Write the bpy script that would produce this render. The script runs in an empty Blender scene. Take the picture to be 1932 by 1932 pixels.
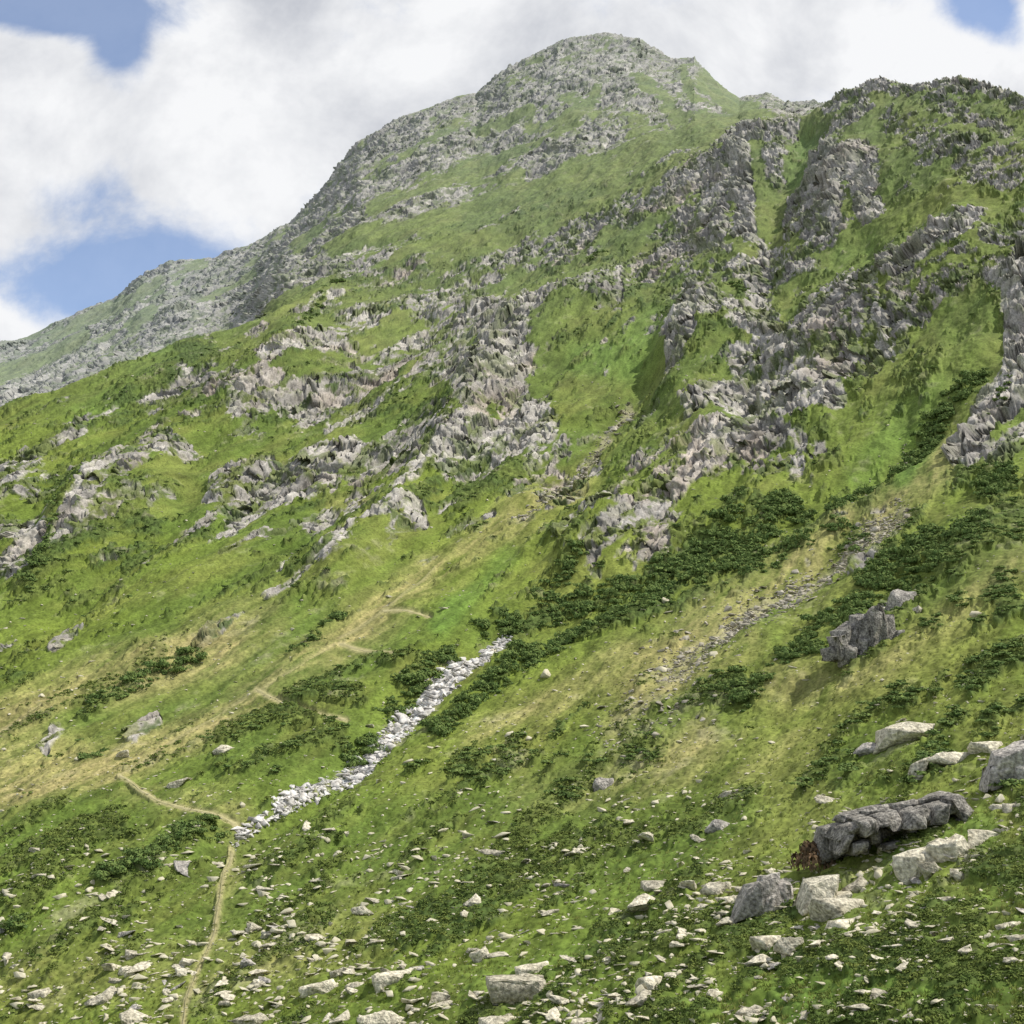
import bpy, bmesh, math, random
import numpy as np
from mathutils import Vector, Matrix
random.seed(7); rng=np.random.default_rng(11)
S=1932.0; C=966.0; F=C/math.tan(math.radians(22.5)); PITCH=math.radians(10)
cp,sp=math.cos(PITCH),math.sin(PITCH)
scene=bpy.context.scene
f32=np.float32
# ---------------------------------------------------------------- camera
cam=bpy.data.cameras.new("camera"); camo=bpy.data.objects.new("camera",cam)
scene.collection.objects.link(camo); scene.camera=camo
cam.sensor_width=36; cam.sensor_fit='HORIZONTAL'; cam.lens=18/math.tan(math.radians(22.5))
cam.clip_start=0.5; cam.clip_end=30000
camo.rotation_euler=(math.radians(100),0,0)
scene.view_settings.view_transform='Standard'
# ---------------------------------------------------------------- helpers
def ray(u,v):
    xn=(u-C)/F; yn=(C-v)/F
    return xn, cp-sp*yn, sp+cp*yn
def P3(u,v,r):
    dx,dy,dz=ray(u,v); k=r/dy
    return np.stack([dx*k, r+0*dx, dz*k],-1)
TAB={}
def tab(seed):
    if seed not in TAB:
        TAB[seed]=np.random.default_rng(seed).uniform(-1,1,(64,64,64)).astype(f32)
    return TAB[seed]
def vnoise(p,seed=1):
    T=tab(seed); i=np.floor(p).astype(np.int32); f=(p-i).astype(f32); f=f*f*(3-2*f)
    i0=i&63; i1=(i+1)&63
    x0,y0,z0=i0[...,0],i0[...,1],i0[...,2]; x1,y1,z1=i1[...,0],i1[...,1],i1[...,2]
    fx,fy,fz=f[...,0],f[...,1],f[...,2]
    a=T[x0,y0,z0]*(1-fx)+T[x1,y0,z0]*fx; b=T[x0,y1,z0]*(1-fx)+T[x1,y1,z0]*fx
    c=T[x0,y0,z1]*(1-fx)+T[x1,y0,z1]*fx; d=T[x0,y1,z1]*(1-fx)+T[x1,y1,z1]*fx
    a=a*(1-fy)+b*fy; c=c*(1-fy)+d*fy
    return a*(1-fz)+c*fz
def fbm(p,o=4,seed=1,g=0.5):
    s=0;a=1.0;t=0
    for k in range(o):
        s=s+a*vnoise(p*f32(2.03**k)+f32(7.1*k),seed+k); t+=a; a*=g
    return s/t*1.5
def sst(a,b,x):
    t=np.clip((x-a)/(b-a),0,1); return t*t*(3-2*t)
def voro(p,seed,grad=0.9,cw=.07):
    """cell distance, tilted-facet value, cell random, crack (1 at cell borders)"""
    R=np.random.default_rng(seed); J=R.uniform(0.05,0.95,(32,32,32,3)).astype(f32)
    G=R.uniform(-1,1,(32,32,32,5)).astype(f32)
    i=np.floor(p).astype(np.int32); best=np.full(p.shape[0],9,f32); sec=np.full(p.shape[0],9,f32)
    bo=np.zeros(p.shape,f32); bc=np.zeros(p.shape,np.int32)
    for a in(-1,0,1):
        for b in(-1,0,1):
            for c in(-1,0,1):
                q=i+np.array([a,b,c],np.int32); m=q&31
                o=(p-(q+J[m[:,0],m[:,1],m[:,2]])).astype(f32)
                d=(o*o).sum(1); k=d<best
                sec=np.where(k,best,np.minimum(sec,d))
                best[k]=d[k]; bo[k]=o[k]; bc[k]=m[k]
    g=G[bc[:,0],bc[:,1],bc[:,2]]; F1=np.sqrt(best)
    return F1, (g[:,:3]*bo).sum(1)*grad+g[:,3]*0.5, g[:,4], 1-np.clip((np.sqrt(sec)-F1)/cw,0,1)
# ---------------------------------------------------------------- silhouette curves
Nu=[-900,-300,0,100,200,330,420,500,560,700,850,1000,1200,1400,1480,1540,1580,1660,1740,1800,1860,1932,2100,2900]
Nv=[900,830,772,745,705,645,622,600,572,500,450,410,340,262,225,206,186,155,157,143,155,176,235,425]
Eu=[-900,-300,0,50,130,210,270,320,400,480,550,600,640,680,760,860,900,960,1050,1100,1145,1220,1270,1310,1350,1395,1450,1480,1540,1600,1932,2900]
Ev=[900,740,645,634,597,562,517,494,484,460,418,371,316,268,221,178,174,122,79,67,61,80,111,107,152,186,178,194,192,234,264,484]
vk=np.array([2100,1932,1700,1500,1300,1100,900,700,500,300,100.])
uk=np.array([-900,0,500,1000,1500,1932,2900.])
RT=np.array([[170,190,240,290,370,450,540,640,800,960,1150],
 [132,150,185,230,290,360,455,590,740,900,1100],
 [115,130,165,210,270,340,430,550,730,900,1100],
 [92,105,140,185,245,320,410,540,720,900,1100],
 [74,85,110,145,195,260,340,440,560,700,880],
 [60,70,88,110,145,195,260,340,430,540,680],
 [45,52,62,80,105,140,190,250,320,400,500.]])
def smooth_interp(x,xk):
    x=np.clip(x,xk[0],xk[-1]); i=np.clip(np.searchsorted(xk,x)-1,0,len(xk)-2)
    t=(x-xk[i])/(xk[i+1]-xk[i]); return i,t
LRT=np.log(RT)
def rtab(u,v):
    vv=-np.asarray(v,float); xk=-vk
    Tv=np.gradient(LRT,xk,axis=1)
    i,t=smooth_interp(vv,xk); h=xk[i+1]-xk[i]
    h00=2*t**3-3*t**2+1;h10=t**3-2*t**2+t;h01=-2*t**3+3*t**2;h11=t**3-t**2
    def col(j): return h00*LRT[j,i]+h10*h*Tv[j,i]+h01*LRT[j,i+1]+h11*h*Tv[j,i+1]
    ui,ut=smooth_interp(np.asarray(u,float),uk)
    K=len(uk); jm=np.clip(ui-1,0,K-1); j2=np.clip(ui+2,0,K-1)
    a=col(ui); b=col(ui+1)
    hu=uk[ui+1]-uk[ui]
    ma=(b-col(jm))/(uk[ui+1]-uk[jm])*hu; mb=(col(j2)-a)/(uk[j2]-uk[ui])*hu
    t=ut
    return np.exp((2*t**3-3*t**2+1)*a+(t**3-2*t**2+t)*ma+(-2*t**3+3*t**2)*b+(t**3-t**2)*mb)
# ---------------------------------------------------------------- masks
RS=4; RA=-100; RN=533
gu,gv=np.meshgrid(RA+RS*np.arange(RN),RA+RS*np.arange(RN))
def raster(strokes,soft=0.45):
    M=np.zeros((RN,RN))
    for st in strokes:
        w=st[0]; s=st[1]; pts=st[2:]
        if len(pts)==1: pts=(pts[0],(pts[0][0]+1,pts[0][1]))
        for (x0,y0),(x1,y1) in zip(pts[:-1],pts[1:]):
            dx,dy=x1-x0,y1-y0; t=np.clip(((gu-x0)*dx+(gv-y0)*dy)/(dx*dx+dy*dy+1e-6),0,1)
            d=np.hypot(gu-x0-t*dx,gv-y0-t*dy)
            M=np.maximum(M,s*(1-sst(soft*w,1.15*w,d)))
    return M
def blur(M,n):
    k=np.ones(n)/n
    for _ in range(2):
        M=np.apply_along_axis(lambda r:np.convolve(np.pad(r,n//2,'edge'),k,'valid')[:RN],0,M)
        M=np.apply_along_axis(lambda r:np.convolve(np.pad(r,n//2,'edge'),k,'valid')[:RN],1,M)
    return M
def samp(M,u,v):
    x=np.clip((u-RA)/RS,0,RN-1.001); y=np.clip((v-RA)/RS,0,RN-1.001)
    i=x.astype(int); j=y.astype(int); fx=(x-i); fy=(y-j)
    return (M[j,i]*(1-fx)*(1-fy)+M[j,i+1]*fx*(1-fy)+M[j+1,i]*(1-fx)*fy+M[j+1,i+1]*fx*fy).astype(f32)
rock_s=[(30,1.1,(1392,275),(1400,340),(1408,430)),(24,1,(1455,240),(1462,325)),(56,1.1,(1560,320),(1545,420)),(40,1.1,(1630,290),(1640,395)),(24,1,(1492,350),(1488,425)),
(34,.9,(1270,350),(1340,310),(1352,425)),(26,.9,(1500,225),(1380,262)),
(20,.95,(1560,200),(1640,165),(1750,155),(1850,150),(1932,190)),(22,.9,(1630,200),(1570,262)),(24,.85,(1750,190),(1890,245)),(26,.8,(1850,270),(1780,300)),
(28,.85,(1445,440),(1420,545)),(26,.85,(1220,520),(1250,475),(1350,460)),(22,.85,(1060,490),(1090,450),(1160,400)),(16,.8,(920,490),(1000,470)),
(34,.95,(1150,570),(1060,570),(985,610)),(66,1,(950,650),(950,740)),(50,1,(870,700),(900,770)),(42,.9,(1020,790),(930,830),(830,880)),
(28,.85,(820,790),(700,840),(560,850),(480,900),(430,985)),(22,.8,(730,690),(780,650)),(28,.9,(500,700),(600,640),(700,590)),(26,.85,(400,740),(560,740),(640,700)),(20,.8,(340,700),(370,730)),
(28,.9,(300,835),(370,860)),(26,.85,(320,860),(200,930),(150,985)),(30,.9,(0,1000),(75,1010),(20,1075)),(26,.9,(610,1080),(700,1015),(790,985)),(22,.75,(680,960),(590,1000)),
(26,.95,(1312,550),(1300,640),(1265,700)),(42,.9,(1350,600),(1440,610)),(34,.95,(1480,640),(1560,600),(1640,560)),(34,.85,(1390,680),(1550,650)),(42,.95,(1310,770),(1400,740),(1480,760),(1560,740)),(26,.85,(1340,840),(1460,815),(1540,830)),
(32,.95,(1690,525),(1760,480),(1840,435)),(26,.8,(1870,460),(1932,440)),(34,1,(1932,500),(1910,640)),(44,1.1,(1815,840),(1860,760),(1932,690)),(36,1.1,(1885,845),(1932,790)),
(24,.9,(1120,1045),(1200,980),(1300,900),(1370,850)),(20,.9,(1060,1020),(1190,935)),(24,.85,(750,940),(850,860)),(14,.9,(1172,520),(1170,580)),
(13,1,(370,1230),(470,1160),(560,1110),(640,1055)),(10,.95,(300,1225),(420,1130)),(10,.9,(500,1110),(590,1040)),(8,.9,(220,1100),(280,1060)),(9,.9,(330,1010),(400,960)),(22,1.15,(100,1225),(150,1190)),(13,1.1,(45,1238),(70,1222)),(24,1.15,(82,1410),(112,1380)),(24,1.15,(250,1385),(290,1358)),(10,1,(150,1270),(190,1250)),(9,.9,(0,1222),(20,1212)),(14,.9,(1030,920),(1060,905)),(22,.75,(1620,690),(1560,700)),(16,.8,(1480,490),(1560,500)),
(18,.85,(60,655),(80,668)),(22,.85,(40,870),(90,850),(150,800)),(14,.85,(150,715),(200,712)),(20,.75,(1130,870),(1040,960)),(18,1,(1610,1080),(1660,1045)),(14,.85,(1240,760),(1200,800)),
(25,.7,(700,760),(600,800)),(25,.7,(560,600),(640,560)),(22,.75,(760,570),(850,550)),(26,.75,(1240,370),(1180,420)),(20,.7,(700,640),(660,660)),(22,.75,(1500,860),(1440,880)),(20,.75,(1700,600),(1640,640)),
(70,.4,(480,760),(700,680),(900,580)),(80,.45,(420,900),(620,880),(800,840)),(70,.5,(1250,460),(1420,480),(1600,560)),(60,.5,(1400,700),(1650,640),(1850,520)),(60,.35,(640,740),(800,700)),(50,.5,(1100,560),(1250,480)),(60,.5,(100,900),(300,860)),(60,.5,(1700,260),(1900,330)),(40,.5,(1000,480),(1200,380),(1350,330)),(40,.5,(250,1080),(200,1060)),(50,.5,(300,1060),(420,1040)),(30,.5,(0,880),(60,930)),(50,.5,(1200,900),(1450,830)),(34,.8,(620,480),(760,420)),(26,.55,(1780,480),(1900,520)),(26,.5,(1700,1200),(1660,1150)),(40,.5,(60,1050),(200,980)),(50,.45,(520,1010),(700,930)),(9,.9,(420,1060),(500,1000)),(8,.9,(560,1000),(620,950)),(8,.9,(840,1010),(930,960)),(9,.85,(1180,640),(1200,620)),(8,.85,(640,520),(740,480)),(10,.8,(900,440),(980,400)),(10,.85,(60,780),(130,760)),(12,.85,(420,660),(500,620)),(60,.4,(700,560),(900,500))]
green_s=[(38,1,(1100,650),(1100,720),(1060,780)),(34,1,(1180,640),(1200,700),(1130,760)),(24,1.2,(1522,235),(1500,310),(1444,390),(1450,430)),(13,1.1,(1425,280),(1432,400)),(12,.9,(1592,330),(1598,400)),(34,1,(1690,330),(1610,470),(1480,560)),(36,.9,(1780,340),(1720,420)),(24,.9,(1650,240),(1590,270),(1700,280)),(18,.8,(1700,200),(1800,210)),
(36,1.2,(1740,690),(1700,790),(1600,880)),(30,1.4,(1780,900),(1700,960)),(34,1.2,(1932,920),(1840,930),(1760,990)),(22,1,(1790,680),(1760,800)),(34,1,(1250,700),(1150,880),(950,1040),(880,1130)),(40,.9,(330,660),(260,700),(100,760),(30,800)),(30,.8,(110,860),(200,830),(250,780)),(36,.7,(650,540),(900,450),(1150,340)),(26,.8,(400,800),(350,940),(300,1000)),
(26,.7,(1230,560),(1200,620)),(30,.9,(1850,560),(1750,640)),(24,.8,(1260,430),(1130,500),(1010,540)),(36,.5,(560,1010),(300,1180),(100,1340)),(24,.6,(600,920),(520,970)),(24,.6,(1100,300),(1330,250),(1420,215)),(22,.9,(640,800),(520,800),(440,830)),(20,.9,(800,730),(720,790),(660,870)),(18,.9,(760,600),(640,680),(560,700)),(14,.8,(820,640),(700,730))]
slab_s=[(60,1,(1392,275),(1408,430)),(80,1,(1560,320),(1635,395)),(60,1,(1820,830),(1900,720)),(60,1,(1932,520),(1905,640)),(90,.6,(950,650),(920,760)),(60,.6,(1310,550),(1270,700)),(60,.5,(1310,770),(1560,740)),(50,.6,(1690,525),(1840,435)),(60,.5,(1270,350),(1350,420))]
shrub_s=[(20,.9,(300,1500),(400,1450),(520,1470)),(24,1,(430,1390),(560,1360),(640,1400)),(24,1,(600,1290),(700,1250),(800,1270)),(22,1,(530,1310),(680,1330)),(26,.9,(500,1440),(640,1400)),(24,.8,(300,1250),(160,1340)),
(24,.7,(660,1000),(560,1090)),(30,.7,(150,1000),(60,1100)),(30,.8,(220,960),(280,1000)),(24,.8,(1560,1400),(1700,1330),(1932,1230)),(26,.8,(1500,1480),(1600,1430)),(36,.7,(1350,1010),(1250,1040)),(40,.8,(1800,1080),(1932,1000)),(50,.6,(1700,1560),(1932,1650)),
(50,.5,(1500,1800),(1900,1850)),(36,.6,(900,1640),(1250,1560)),(26,.7,(560,1560),(900,1440)),(30,.7,(60,1620),(220,1560)),(30,.7,(480,1640),(640,1600)),(36,.5,(560,1780),(900,1700)),(30,.7,(1400,1500),(1250,1560)),(30,.7,(450,680),(350,650)),(30,.6,(950,880),(850,960)),(30,.5,(650,540),(950,500)),(26,.5,(1180,560),(1160,500)),(30,.6,(1500,690),(1450,700)),(26,.6,(1320,1130),(1100,1200)),(60,.6,(1700,1200),(1932,1130)),(40,.7,(220,760),(380,700)),(40,.5,(1000,1850),(1500,1700)),(50,.5,(100,900),(250,1040)),(50,.4,(60,1100),(200,1080)),(60,.4,(600,950),(900,900)),(70,.4,(500,720),(900,760)),(70,.4,(1300,560),(1600,700)),(50,.6,(1850,900),(1932,950))]
bush_s=[(17,1,(955,1170),(1080,1120),(1200,1085),(1340,1020),(1420,1000)),(22,1,(830,1370),(940,1290),(1080,1200),(1200,1160),(1300,1090),(1420,1030)),(18,.8,(1420,1000),(1480,920),(1520,960)),(14,.6,(1300,1060),(1400,940)),
(14,1,(1570,960),(1640,880),(1720,790),(1790,730),(1850,690)),(12,.8,(1640,910),(1740,830)),(22,1,(1600,1180),(1680,1090),(1760,1020)),(16,1,(1860,940),(1900,900)),(14,.7,(1760,1080),(1860,1000)),(15,1,(1350,1320),(1400,1300)),(12,.9,(1480,1260),(1560,1240)),
(16,.9,(850,1240),(780,1290),(740,1340)),(13,1,(700,1385),(655,1420)),(12,1,(940,1165),(915,1185)),(12,.7,(370,1240),(180,1335)),(14,1,(190,1670),(270,1640),(400,1570)),(9,.7,(160,1430),(190,1420)),(10,.6,(560,1240),(640,1160)),(14,.6,(1010,1130),(1100,1060)),(11,.6,(1900,700),(1870,760)),(12,.6,(120,980),(60,1110)),(10,.5,(650,500),(560,640)),(8,.6,(1140,480),(1120,500)),(8,.8,(1390,540),(1400,555)),(14,.6,(1560,1180),(1480,1270),(1400,1330)),(9,.8,(20,1760),(40,1750)),(26,.35,(1620,1010),(1500,1010),(1420,1080)),(30,.35,(1700,1120),(1850,1020))]
dry_s=[(36,1,(0,1500),(200,1450),(420,1360),(520,1300),(660,1200),(820,1080)),(44,1,(0,1370),(160,1290),(420,1230)),(28,.7,(850,1080),(960,960),(1100,900)),(30,.6,(1150,1380),(1300,1290),(1420,1230)),(44,.7,(1200,1300),(1350,1160),(1560,1010),(1740,910),(1790,840)),(34,.6,(1450,1300),(1650,1280),(1932,1080)),
(36,.6,(900,1400),(1200,1250)),(30,.7,(1180,1480),(1330,1380)),(20,.6,(450,1600),(400,1750)),(60,.35,(0,1850),(700,1750)),(26,.6,(620,930),(700,960)),(20,.5,(1000,1000),(860,1020)),(50,.35,(1000,1500),(1500,1400)),(30,.5,(200,1480),(450,1540)),(40,.7,(0,1440),(150,1420)),(50,.5,(200,1300),(500,1180))]
lush_s=[(40,1,(1100,680),(1180,680),(1250,600)),(30,.9,(960,1050),(880,1140),(830,1190)),(40,.8,(1590,470),(1640,450)),(30,.8,(1690,780),(1600,860)),(30,1,(1740,810),(1700,900)),(30,.9,(1520,240),(1490,320)),(50,.8,(1680,1600),(1850,1560)),(60,.6,(1500,1900),(1900,1850)),(60,.5,(900,1850),(1300,1750)),(50,.5,(1600,900),(1850,600)),(40,.6,(330,660),(150,800))]
path_s=[(6,1,(225,1468),(262,1498),(300,1520),(380,1540),(450,1552)),(6,1,(485,1312),(530,1333),(590,1352),(655,1367)),(5,1,(640,1222),(700,1228),(762,1246)),(4,.9,(720,1155),(770,1160),(815,1172)),
(7,1,(432,1580),(425,1620),(412,1680),(402,1740),(372,1810),(345,1880),(330,1960))]
trail_s=[(4,.5,(225,1468),(330,1400),(485,1312)),(4,.6,(500,1310),(570,1270),(630,1225)),(4,.6,(640,1200),(740,1145),(800,1090)),(4,.6,(800,1090),(820,1070))]
creek_pts=[(432,1572),(520,1518),(560,1490),(640,1452),(690,1425),(740,1370),(790,1325),(830,1285),(870,1255),(912,1228),(925,1205),(958,1182)]
scree_s=[(7,.5)+tuple(creek_pts[:2]),(11,1)+tuple(creek_pts[1:4]),(21,1)+tuple(creek_pts[3:9]),(12,1)+tuple(creek_pts[8:10]),(7,1)+tuple(creek_pts[9:])]
slide_s=[(40,.6,(1250,1280),(1360,1215),(1440,1150),(1520,1095)),(24,1,(1360,1205),(1440,1135),(1560,1072),(1650,1000),(1700,962)),(60,.35,(1160,1400),(1330,1260)),(11,1,(1062,890),(1110,850),(1150,790),(1180,740)),(8,.8,(1590,925),(1650,860),(1700,800)),(14,.5,(980,980),(1060,900))]
MR=raster(rock_s,.3); MG=raster(green_s); MS=raster(shrub_s); MB=raster(bush_s); MD=blur(raster(dry_s),9); ML=raster(lush_s,.2); MP=raster(path_s+trail_s); MC=raster(scree_s,.2); MSL=raster(slide_s,.2); MSB=raster(slab_s)
pk_green=[(22,.9,(700,390),(850,330),(1000,270),(1080,240)),(30,1,(640,470),(800,430),(1000,360),(1200,290),(1420,215)),(26,1.1,(1335,150),(1400,215),(1440,235)),(18,.7,(980,330),(900,350)),(26,.7,(60,640),(200,590),(300,540)),(14,.8,(250,620),(290,590)),(12,.8,(1290,140),(1310,190)),(20,.7,(380,500),(330,530)),(18,.8,(0,700),(60,680),(160,640)),(14,.7,(900,250),(1000,210)),(16,.8,(1130,170),(1060,230),(1000,240)),(16,.7,(600,440),(560,470)),(20,.9,(1200,140),(1290,230),(1330,220)),(30,.5,(1080,200),(1250,250)),(10,.7,(760,300),(860,240)),(12,.7,(480,520),(380,580))]
MPG=raster(pk_green,.2)
# ---------------------------------------------------------------- terrain grid
us=np.concatenate([np.linspace(-900,-30,60,endpoint=False),np.linspace(-30,1962,1330),np.linspace(1962,2900,61)[1:]])
NU=len(us); n0,n1,n2,n3,n4=40,1080,24,360,24
N=np.interp(us,Nu,Nv); E=np.interp(us,Eu,Ev)
k=np.ones(9)/9
N=np.convolve(np.pad(N,4,'edge'),k,'valid')
rN=rtab(us,N)
cont=sst(430,560,us)*(1-sst(1430,1560,us))
rE=np.interp(us,[-900,0,500,900,1145,1400,1932,2900],[1250,1250,1230,1320,1380,1300,1250,1250])
dv=26*(1-cont)
vD=np.where(cont>0.99,N-3,N+dv-3*cont); rD=rN*(1+0.22*(1-cont)+0.008)
VB=1960.0
E2=np.minimum(E,vD-5)
E2=np.where(us>1560,np.maximum(vD-8,E2),E2)
s=np.linspace(0,1,n1)[:,None]; V1=VB+(N[None]-VB)*s; U1=np.broadcast_to(us[None],V1.shape)
R1=rtab(U1,V1); P1=P3(U1,V1,R1)
q=np.linspace(-0.6,1,n0,endpoint=False)[:,None]; B=P1[0][None]
qq=q[...,None]
Z0=B[...,2]*q-1.7*(1-q)-5*np.sin(np.pi*np.clip(q,0,1))
P0=np.concatenate([B[...,0:1]*(np.abs(qq)*0.85+0.15),B[...,1:2]*qq,Z0[...,None]],-1)
s=(np.linspace(0,1,n2+1)[1:])[:,None]; V2=N+(vD-N)*s; R2=rN*(rD/rN)**s; U2=np.broadcast_to(us[None],V2.shape)
V2=V2+ (1-cont)*6*np.sin(np.pi*s)
s=(np.linspace(0,1,n3+1)[1:])[:,None]; V3=vD+(E2-vD)*s
sr=s**(1-0.25*(1-cont)); R3=rD*(rE/rD)**sr; U3=np.broadcast_to(us[None],V3.shape)
P2=P3(U2,V2,R2);P3_=P3(U3,V3,R3)
s=(np.linspace(0,1,n4+1)[1:])[:,None]; T=P3_[-1][None]
k=1+0.9*s[...,None]
P4=np.concatenate([T[...,:2]*k, (T[...,2]*(1-s)-60*s)[...,None]],-1)
V4=np.broadcast_to(E2[None],(n4,NU))
V0=np.broadcast_to(np.full((1,1),2000.),(n0,NU))
PP=np.concatenate([P0,P1,P2,P3_,P4],0).astype(f32); NR=PP.shape[0]
UU=np.concatenate([np.broadcast_to(us[None],(n0,NU)),U1,U2,U3,np.broadcast_to(us[None],(n4,NU))],0).astype(f32)
VV=np.concatenate([V0,V1,V2,V3,V4],0).astype(f32)
pk=np.zeros((NR,NU),f32); pk[n0+n1+n2:]=1
ramp=np.ones((NR,NU),f32)
ramp[n0+n1+n2:n0+n1+n2+60]=np.linspace(0,1,60)[:,None]
pk=pk*np.where(cont[None]>0.5,ramp,1)
side=sst(-400,-60,UU)*(1-sst(2000,2400,UU))
def normals(P):
    a=np.gradient(P,axis=1); b=np.gradient(P,axis=0); n=np.cross(a,b); n/= (np.linalg.norm(n,axis=-1,keepdims=True)+1e-9)
    return n.astype(f32)
NB=normals(PP)
if NB[n0+300,NU//2,2]<0: NB=-NB
NB[n0+n1-6:n0+n1+n2+4]=NB[n0+n1-8][None]
NB[-n4-4:]=NB[-n4-6][None]
W=PP.reshape(-1,3).astype(f32); NBf=NB.reshape(-1,3); u=UU.ravel(); v=VV.ravel(); pkf=pk.ravel(); dist=W[:,1].copy()
a=P3(700.,1000.,float(rtab(700.,1000.)));b=P3(1000.,800.,float(rtab(1000.,800.))); D=(b-a)/np.linalg.norm(b-a)
D=D.astype(f32); al=(W@D)[:,None]
WS=W-al*D*f32(0.62)
WT=W-al*D*f32(0.80)
WV=W*np.array([1,1,.36],f32)
nB=fbm(W/f32(60),3,20); nS=fbm(W/f32(5),4,40,0.65)
upz=sst(1180,1300,u+60*nB)*(1-sst(500,620,v+50*nB))*(1-pkf)
nA=fbm(WS/f32(24),5,1,0.62); nC=fbm(WS/f32(6.5),4,30,0.65)
nF=fbm(WT/f32(1.9),3,45,.7)
ui_=np.where(upz>0)[0]
nA[ui_]=nA[ui_]*(1-upz[ui_])+upz[ui_]*fbm(WV[ui_]/f32(15),5,1,.62); nC[ui_]=nC[ui_]*(1-upz[ui_])+upz[ui_]*fbm(WV[ui_]/f32(5),4,30,.65)
rock_in=samp(MR,u,v); green=samp(MG,u,v); shrub=samp(MS,u,v); dry=samp(MD,u,v); lush=samp(ML,u,v); path=samp(MP,u,v); scree=samp(MC,u,v); slide=samp(MSL,u,v); pkg=samp(MPG,u,v); bush=samp(MB,u,v); slab=samp(MSB,u,v)
hi=1-sst(950,1250,v)
mainrock=rock_in*0.45+0.115+0.22*hi-0.27*green*(1-0.35*rock_in)+0.30*nA+0.29*nC-0.19*sst(1100,1300,v)*(1-rock_in)-0.25*bush-.15*slide
mainrock-=.14*sst(1560,1640,u)*sst(640,700,v)*(1-rock_in)
peakrock=0.65-0.42*pkg+0.28*nA+0.24*nC+0.12*nB-0.02*(1-sst(300,700,u))
rv=mainrock*(1-pkf)+peakrock*pkf
inF=(v<1975)
rock=sst(0.46,0.52,rv)*inF
rock*= (1-np.clip(path*2,0,1))
disp=np.zeros_like(u)
disp+=fbm(W/f32(70),3,50)*np.clip(dist/120,0.6,3.0)*1.4
disp+=fbm(WS/f32(22),3,60)*np.clip(dist/160,0.2,2.6)*(1.0+0.2*pkf)
gul=blur(raster([(46,1,(430,1590),(640,1460),(900,1240),(960,1190),(1200,1100),(1400,1010),(1640,870),(1800,740),(1932,650)),(40,.8,(1240,700),(1150,800),(1050,900)),(34,.5,(1250,1290),(1440,1140),(1700,960)),(26,1,(1520,235),(1490,330),(1445,440),(1440,600)),(30,.7,(1640,450),(1480,560)),(40,.8,(400,800),(330,980),(100,1150)),(30,.7,(820,600),(640,760),(400,1000)),(30,.7,(120,880),(60,1000)),(26,.6,(700,640),(560,780),(420,860)),(26,.5,(620,960),(460,1080),(300,1200))],.0),11)
spr=blur(raster([(60,1,(1140,580),(960,640),(880,760),(800,900),(640,1080)),(60,.8,(1340,600),(1260,720),(1350,800),(1200,960),(1080,1040)),(60,.8,(560,640),(480,720),(300,840),(100,1000)),(60,.7,(1830,440),(1600,600),(1500,760)),(40,.4,(1600,300),(1540,420))],.0),13)
disp+=(-samp(gul,u,v)*0.021+samp(spr,u,v)*0.023)*dist*(1-pkf)
idx=np.where((rv>0.44)&(inF)&(rock>0.001))[0]
q=WS[idx]; sw=(upz[idx]>.5); q[sw]=WV[idx][sw]
q3=(W-al*D*f32(0.84))[idx]; q3[sw]=(W[idx]*np.array([1,1,.16],f32))[sw]
wp=np.stack([fbm(q/f32(9),3,70),fbm(q/f32(9),3,73),fbm(q/f32(9),3,76)],1)
q=q+wp*f32(1.3); q3=q3+wp*f32(1.0)
rk=rock[idx]; core=sst(0.5,0.85,rv[idx]); near=np.clip(dist[idx]/420,0.2,1); sb=slab[idx]; pki=pkf[idx]
_,fa,ca,ka=voro(q/f32(13),101,1.0,.06); _,fb,cb,kb=voro(q/f32(5.2),102,1.1,.08); _,fc,cc,kc=voro(q3/f32(2.2),103,1.1,.14)
rib=1-2*np.abs(fbm(q3/f32(1.5),3,190,.6))
dr=(core*(.3+1.0*sb)+fa*1.9*(0.3+core*0.9)*near*(1+.6*sb+.6*pki)+fb*1.2*near*(1+.2*pki)+fc*1.0*(.5+.5*near)*(1-.55*pki)+rib*.42*(.6+.4*near)*(1-.35*pki))
dr-=(ka*1.3*(.4+.6*core)*(1+.6*sb)+kb*.7+kc*.35)*near
disp[idx]+=rk*dr*(1-.2*pki)
hor=NBf[idx].copy(); hor[:,2]=0; hor/= (np.linalg.norm(hor,axis=1,keepdims=True)+1e-6)
Wi=W[idx]; tz=Wi[:,2]-0.35*Wi[:,0]*np.where(pki>.5,.6,1)
t1=tz/(9.0)+0.9*fbm(Wi/f32(16),3,180)+0.5*ca; t2=tz/3.6+0.7*fbm(Wi/f32(7),3,185)+0.5*cb
s1=t1-np.floor(t1); s2=t2-np.floor(t2)
hpush=rk*((s1-.5)*6.0*near*(0.3+.7*core)*(1+.5*sb)+(s2-.5)*2.5*near*(1-.4*sb)*(1-.6*pki))
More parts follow.
